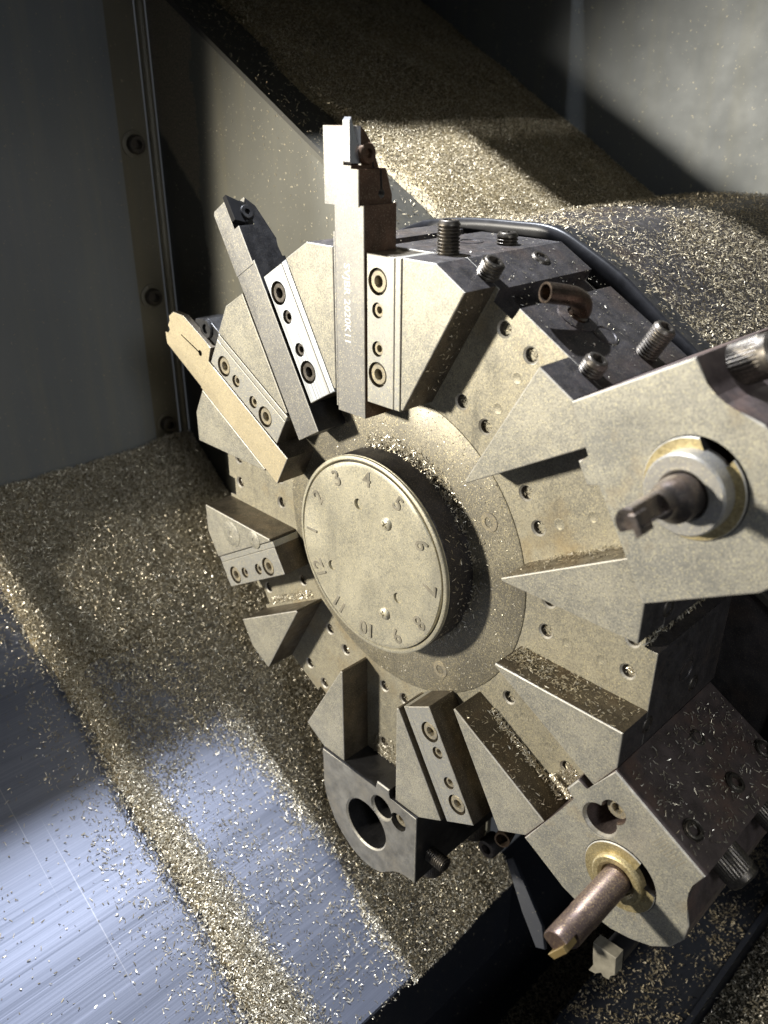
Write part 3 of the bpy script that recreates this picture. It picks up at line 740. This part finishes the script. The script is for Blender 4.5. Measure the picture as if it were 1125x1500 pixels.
# ------------------------------------------------------------------ housing behind the turret
hs = thing('turret_housing', 'rounded dark turret housing heaped with brass chips', 'housing', (0.03, 0.1, -0.2)); hb = Vector((0.03, 0.1, -0.2))
prof = [(-185, -20), (-172, 40), (-150, 90), (-112, 126), (-67, 147), (-45, 152), (-21, 154.5), (5.6, 155.2), (22, 155.3), (33.4, 153.2), (45, 148.3), (66, 138.2), (82, 127.5), (97.5, 116.6), (112, 107), (150, 76), (185, 20), (190, -80), (150, -160), (0, -180), (-150, -150)]
def smoothp(P, k=3):
    out = []; n = len(P)
    for i in range(n):
        p0, p1, p2, p3 = [Vector((*P[(i + j) % n], 0)) for j in (-1, 0, 1, 2)]
        for s in range(k):
            t = s / k; q = 0.5 * ((2 * p1) + (p2 - p0) * t + (2 * p0 - 5 * p1 + 4 * p2 - p3) * t * t + (3 * p1 - p0 - 3 * p2 + p3) * t ** 3); out.append((q.x, q.y))
    return out
HP = smoothp(prof)
bm = bmesh.new(); prism(bm, [(x * .97, z * .97) for x, z in HP], 'y', 103, YB * 1000 - 1)
new_obj('drum', mesh_of(bm, 'drum', MT['oxide'], smooth=40), hs, -hb)
bm = bmesh.new()
rs = []
for s, y in ((0.90, 104), (0.93, 99.5), (0.978, 97), (0.998, 97.3), (1.004, 98.6), (1.002, 100.5), (0.994, 103), (0.991, 110), (0.988, 116), (0.984, 118), (0.965, 118.5)):
    rs.append([Vector((x * s * MM, y * MM, z * s * MM)) for x, z in HP])
loft(bm, rs, None, False, False)
new_obj('rubber_lip', mesh_of(bm, 'lip', MT['rubber'], smooth=60), hs, -hb)

# ------------------------------------------------------------------ loose things low down
t = thing('hose_bracket', 'small dark bracket plate with hose clip below the turret', 'bracket', (0.066, 0.055, -0.205), 0)
bm = bmesh.new(); prism(bm, [(-3, 0), (3, 0), (9, -40), (6, -52), (0, -50), (-2, -30)], 'y', 0, 3, .5, True)
o = new_obj('plate', mesh_of(bm, 'br', MT['navy']), t); o.rotation_euler = (R(-35), R(-42), R(20))
bm = bmesh.new(); loft(bm, [ring(6.5, 6), ring(6.5, -3), ring(5.8, -4), ring(3.4, -4), ring(3.2, 2)])
o = new_obj('clip_ring', mesh_of(bm, 'cl', MT['oxide'], smooth=40), t); o.location = (-.012, -.004, .004)
t = thing('hose_fitting', 'cream coloured notched fitting under the brass-sleeved holder', 'fitting', (0.128, 0.075, -0.260), 0)
bm = bmesh.new(); prism(bm, [(-14, 22), (12, 24), (14, 0), (9, -4), (9, -12), (2, -14), (0, -8), (-6, -18), (-14, -20), (-9, -8), (-12, 4)], 'y', -4, 10, .8, True)
o = new_obj('fitting_body', mesh_of(bm, 'fit', MT['cream']), t); o.scale = (.6, .6, .6)
bm = bmesh.new(); cyl(bm, 7, 10, 40, 20)
new_obj('hose_stub', mesh_of(bm, 'st', MT['rubber'], smooth=40), t)
sheet('guard_plate', [(0.262, 0.10, -0.10), (0.31, 0.07, -0.10), (0.31, 0.07, 0.02), (0.242, 0.10, 0.02)], 0.003, 'backp',
      'pale blue grey sheet metal guard edge beside the turret', 'guard')

# ================================================================== CHIPS
nS = np.array([SL, 0, 1]) / math.hypot(SL, 1)
# --- way cover
def cover_fields(x, y):
    w = wav(x, y, 55); w2 = wav(x + 3, y - 1, 160)
    ry = -0.086 + 0.004 * w
    ridge = np.exp(-((y - ry) / (0.0095 + 0.006 * sstep(-.15, .05, x))) ** 2)
    up = sstep(-0.175, -0.225, x + 0.018 * w) * sstep(-0.128, -0.098, y + .012 * w + .25 * np.minimum(0, -(x + .31)))
    near = sstep(-0.018, 0.008, y + 0.012 * w + 0.10 * np.clip(x + .05, -.2, 0) * -1)
    mid = sstep(-0.10, -0.085, y) * (0.60 * sstep(-0.095, -0.20, x + .035 * w) + 0.055)
    dens = np.maximum.reduce([ridge * 1.2, up * 1.1, near * 1.1, mid * (0.8 + .9 * w2)])
    dens = np.maximum(dens, 0.005 + 0.05 * np.exp(-((y + .11) / .018) ** 2))
    h = 0.010 * np.maximum(0, ridge - .12) + 0.006 * near * sstep(0.02, .08, y) + 0.007 * up * (0.6 + .4 * w)
    h = h + 0.012 * sstep(-.27, -.33, x) * up
    return np.clip(dens, 0, 1.15), np.maximum(h, 0)
n = 470000
x = RNG.uniform(XW + .002, XE + .004, n); y = RNG.uniform(-0.21, 0.099, n)
d, h = cover_fields(x, y); keep = RNG.uniform(0, 1, n) < d; x, y, h, d = x[keep], y[keep], h[keep], d[keep]
z = zc(x) + h + RNG.uniform(0.0004, 0.0016, len(x)) * (0.5 + d); z -= (y < -.0845) * (h < .001) * .0045
A = chip_arrays(np.stack([x, y, z], 1), nS, tilt=0.6, L=(1.1, 3.0), W=(0.32, 0.72), curl=.16)
# mound bed under the heaps
gx = np.linspace(XW + .001, XE - .001, 150); gy = np.linspace(-0.135, 0.0985, 110)
GX, GY = np.meshgrid(gx, gy, indexing='ij'); Dm, Hm = cover_fields(GX, GY)
GZ = zc(GX) + Hm - .0008 - .006 * (Dm < .55)
GV = np.stack([GX, GY, GZ], -1).reshape(-1, 3)
i, j = np.meshgrid(np.arange(149), np.arange(109), indexing='ij'); b0 = (i * 110 + j).ravel()
ok = ((Dm[:-1, :-1] > .5) & (Hm[:-1, :-1] > .0012)).ravel()
GQ = np.stack([b0, b0 + 110, b0 + 111, b0 + 1], 1)[ok]
me = quads_mesh('chips', [A, (GV, GQ)], [MT['chip'], MT['chipbed']], [0, 1])
tag(new_obj('brass_chips', me), 'heaps of fine brass chips on the brushed way cover', 'metal chips', None, 'stuff')
# --- slope behind
n = 230000
x = RNG.uniform(-0.50, 0.10, n); y = RNG.uniform(YP + .002, YB - .002, n)
w = wav(x, y, 45); edge = YP + 0.020 + 0.008 * w + 0.06 * np.clip(-(x + .12), 0, .12)
d = np.maximum(sstep(0, 0.02, y - edge), 0.06); keep = RNG.uniform(0, 1, n) < d; x, y, w, d = x[keep], y[keep], w[keep], d[keep]
h = (0.005 + .003 * w) * d
A = chip_arrays(np.stack([x, y, zs(x) + h + RNG.uniform(0.0004, 0.0016, len(x))], 1), nS, tilt=.5, flat=True, L=(.9, 2.3), W=(.3, .6))
gx = np.linspace(-0.50, 0.10, 90); gy = np.linspace(YP + .012, YB - .001, 60); GX, GY = np.meshgrid(gx, gy, indexing='ij')
W = wav(GX, GY, 45); E_ = YP + 0.020 + 0.008 * W + 0.06 * np.clip(-(GX + .12), 0, .12); Dm = sstep(0, .02, GY - E_)
GV = np.stack([GX, GY, zs(GX) + (0.005 + .003 * W) * Dm - .004 * (Dm < .6)], -1).reshape(-1, 3)
i, j = np.meshgrid(np.arange(89), np.arange(59), indexing='ij'); b0 = (i * 60 + j).ravel()
GQ = np.stack([b0, b0 + 60, b0 + 61, b0 + 1], 1)
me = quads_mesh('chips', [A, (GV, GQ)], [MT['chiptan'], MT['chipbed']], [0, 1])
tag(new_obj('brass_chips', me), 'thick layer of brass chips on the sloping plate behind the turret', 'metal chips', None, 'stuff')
# --- housing top
hp = np.array([p for p in HP]) * MM * 1.0; seg = np.roll(hp, -1, 0) - hp; sl_ = np.linalg.norm(seg, axis=1); ok = (hp[:, 1] > .02) & (hp[:, 0] > -.1) & (hp[:, 0] < .185)
pr_ = np.where(ok, sl_, 0); pr_ /= pr_.sum(); n = 95000
k = RNG.choice(len(hp), n, p=pr_); tt = RNG.uniform(0, 1, n)[:, None]; q = hp[k] + seg[k] * tt
nn = np.stack([-seg[k][:, 1], seg[k][:, 0]], 1); nn /= np.linalg.norm(nn, axis=1)[:, None]; nn *= np.sign((nn * q).sum(1))[:, None]
y = RNG.uniform(0.112, YB - .003, n); dd = 0.10 + 1.0 * sstep(.113, .124, y + .004 * wav(q[:, 0], y, 90)); dd *= 0.25 + .75 * sstep(.75, .82, nn[:, 1] + .05 * wav(q[:, 0], y, 60)) ; dd *= .35 + .65 * sstep(-.35, .05, wav(q[:, 0] + 1, y, 38)); dd *= 1 - .72 * sstep(.150, .175, y) * sstep(.042, .028, q[:, 0] + .006 * wav(q[:, 0], y, 70)); kp = RNG.uniform(0, 1, n) < dd
q, nn, y = q[kp] * .972, nn[kp], y[kp]; lift = RNG.uniform(0.0005, .0022, len(y))
P = np.stack([q[:, 0] + nn[:, 0] * lift, y, q[:, 1] + nn[:, 1] * lift], 1)
A = chip_arrays(P, np.stack([nn[:, 0], 0 * y, nn[:, 1]], 1), tilt=.4, flat=True, L=(.9, 2.3), W=(.28, .6))
# a few on the rubber lip
n = 900; k = RNG.choice(len(hp), n, p=pr_); q = hp[k] + seg[k] * RNG.uniform(0, 1, n)[:, None]; yl = RNG.uniform(.1, .118, n)
B = chip_arrays(np.stack([q[:, 0] * 1.0, yl, q[:, 1] * 1.0], 1), np.stack([q[:, 0], 0 * yl, q[:, 1]], 1) / .15, tilt=.3, L=(1.2, 2.4), W=(.35, .6))
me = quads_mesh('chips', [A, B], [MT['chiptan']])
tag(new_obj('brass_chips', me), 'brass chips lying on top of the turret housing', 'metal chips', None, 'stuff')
# --- tray, ledge, raised floor
sets = []
n = 22000; P = patch((.05, -.06, ZT + .002), (.06, 0, 0), (0, .42, 0), n); sets.append(chip_arrays(P, np.array([0, 0, 1.]), tilt=.4))
n = 9000; P = patch((.101, .02, -.3438), (.061, 0, 0), (0, .35, 0), n); w = wav(P[:, 0], P[:, 1], 120); P = P[(w > .12) | (RNG.uniform(0, 1, n) < .22)]; sets.append(chip_arrays(P, np.array([0, 0, 1.]), tilt=.4))
me = quads_mesh('chips', sets, [MT['chiptan']])
tag(new_obj('brass_chips', me), 'brass chips strewn over the dark tray floor and ledge', 'metal chips', None, 'stuff')
sets = []
n = 52000; P = patch((.169, .02, -.357), (.2, 0, 0), (0, .35, 0), n); P[:, 2] += RNG.uniform(0, .004, n) + .003 * wav(P[:, 0], P[:, 1], 80); sets.append(chip_arrays(P, np.array([0, 0, 1.]), tilt=.5, L=(1.2, 3)))
me = quads_mesh('chips', sets, [MT['chip']])  # paler chip colour stands in for daylight falling on this floor
tag(new_obj('brass_chips', me), 'brass chips, coloured paler to look daylit, covering the floor beyond the ledge lip', 'metal chips', None, 'stuff')
# --- specks stuck to the upright panel and the side wall
n = 5200; x = RNG.uniform(-.32, -.03, n); z = RNG.uniform(-.12, .27, n); w = wav(x, z, 30)
kp = (z < zs(x) - .004) & (RNG.uniform(0, 1, n) < .25 + .6 * sstep(-.2, .5, w)); x, z = x[kp], z[kp]
A = chip_arrays(np.stack([x, 0 * x + YP + .0006, z], 1), np.array([0, -1., 0]), tilt=.15, flat=True, L=(.4, 1.2), W=(.2, .45))
n = 700; yv = RNG.uniform(-.1, .066, n); zv = -.06 + .36 * RNG.uniform(0, 1, n) ** 1.6
B = chip_arrays(np.stack([0 * yv + XW + .0005, yv, zv], 1), np.array([1., 0, 0]), tilt=.15, flat=True, L=(.4, 1.2), W=(.2, .4))
tag(new_obj('brass_chips', quads_mesh('chips', [A, B], [MT['chiptan']])), 'specks of brass dust stuck to the upright grey panels', 'metal chips', None, 'stuff')
# --- chips caught on the turret
sets = []
SM = dict(L=(1.0, 2.6), W=(.25, .5), tilt=.35)
def loc_patch(st, o, a, b, nrm, n, **kw):
    rot = np.array(Matrix.Rotation(R(st), 3, 'Y'))
    ba, bb = kw.pop('bias', (None, None))
    P = patch(np.array(o) * MM, np.array(a) * MM, np.array(b) * MM, n, ba, bb) @ rot.T
    k = dict(SM); k.update(kw); sets.append(chip_arrays(P, rot @ np.array(nrm, float), **k))
for st, n in ((60, 140), (90, 260), (120, 150), (270, 40)):      # walls that face up (the clockwise wall of each slot)
    loc_patch(st, (21.7, .8, 88), (0, 18, 0), (0, 0, 60), (-1, 0, 0), n)
loc_patch(90, (21.5, 6, 86), (0, 13, 0), (0, 0, 38), (-1, 0, 0), 420, bias=(None, 1.8))
loc_patch(60, (21.0, 14, 100), (0, 5, 0), (0, 0, 50), (-1, -.3, 0), 260)
loc_patch(120, (21.0, 15, 95), (0, 4, 0), (0, 0, 54), (-1, -.5, 0), 420)
loc_patch(120, (4, 19.4, 138), (17, 0, 0), (0, 0, 11), (0, -1, .3), 700)
loc_patch(120, (15, 17, 136), (7, 2.5, 0), (0, 0, 14), (-.5, -1, 0), 500, tilt=.6)
loc_patch(180, (-20, 19.2, 132), (36, 0, 0), (0, 0, 18), (0, -1, .2), 700, bias=(None, .6))
loc_patch(240, (-20, 19, 92), (5, 0.5, 0), (0, 0, 50), (0, -1, 0), 300)
for st, n in ((30, 70), (330, 30), (0, 30)): loc_patch(st, (-21.8, .8, 90), (0, 18, 0), (0, 0, 58), (1, 0, 0), n)
for st in (90,): loc_patch(st, (-19.5, 20, 144.6), (11.5, 0, 0), (0, 60, 0), (0, 0, 1), 500, tilt=.5, L=(2, 4), W=(.4, .7))
for st, n in ((30, 240), (60, 40), (0, 80)): loc_patch(st, (-38, 21, AP + .4), (76, 0, 0), (0, 64, 0), (0, 0, 1), n, L=(.6, 1.4), W=(.2, .4))
loc_patch(120, (-40.5, 2, 153), (0, 80, 0), (0, 0, 47), (-1, 0, 0), 560)
# round the hub
for a0, a1, n, rr, tl in ((-20, 62, 900, (54.0, 60.0), .6), (62, 150, 260, (54.0, 64.0), .5)):
    a = RNG.uniform(R(a0), R(a1), n); r = RNG.uniform(0, 1, n) ** 2.2 * (rr[1] - rr[0]) + rr[0]
    yy = 18.8 - RNG.uniform(0, 1, n) * np.maximum(0, 5 - (r - 54)) * (.9 if a0 < 0 else .2)
    sets.append(chip_arrays(np.stack([r * np.sin(a), yy, r * np.cos(a)], 1) * MM, np.array([0.1, -1, .3]), tilt=tl, L=(1.0, 2.6), W=(.25, .5)))
a = RNG.uniform(R(60), R(150), 110); yy = RNG.uniform(3, 19, 110)
sets.append(chip_arrays(np.stack([53.9 * np.sin(a), yy, 53.9 * np.cos(a)], 1) * MM, np.stack([np.sin(a), 0 * a, np.cos(a)], 1), tilt=.3, L=(1.0, 2.6), W=(.25, .5)))
# fine scatter on the ring plate and slot floors
for k in range(12):
    for v, u in HOLES: loc_patch(30 * k, (v - 2.6, 21.9, u - 2.6), (5.2, 0, 0), (0, 0, 5.2), (0, -1, 0), 14, tilt=.7, L=(1, 2.2), W=(.3, .6))
a = RNG.uniform(0, 6.283, 1700); r = np.sqrt(RNG.uniform(55 ** 2, 84 ** 2, 1700))
sets.append(chip_arrays(np.stack([r * np.sin(a), 0 * a + 18.95, r * np.cos(a)], 1) * MM, np.array([0, -1., 0]), tilt=.15, L=(.5, 1.3), W=(.15, .35), curl=.1))
me = quads_mesh('chips', sets, [MT['chip']])
tag(new_obj('brass_chips', me), 'fine brass chips clinging in the turret slots and round the hub', 'metal chips', None, 'stuff')

for o in bpy.data.objects:
    if '_base' in o: del o['_base']
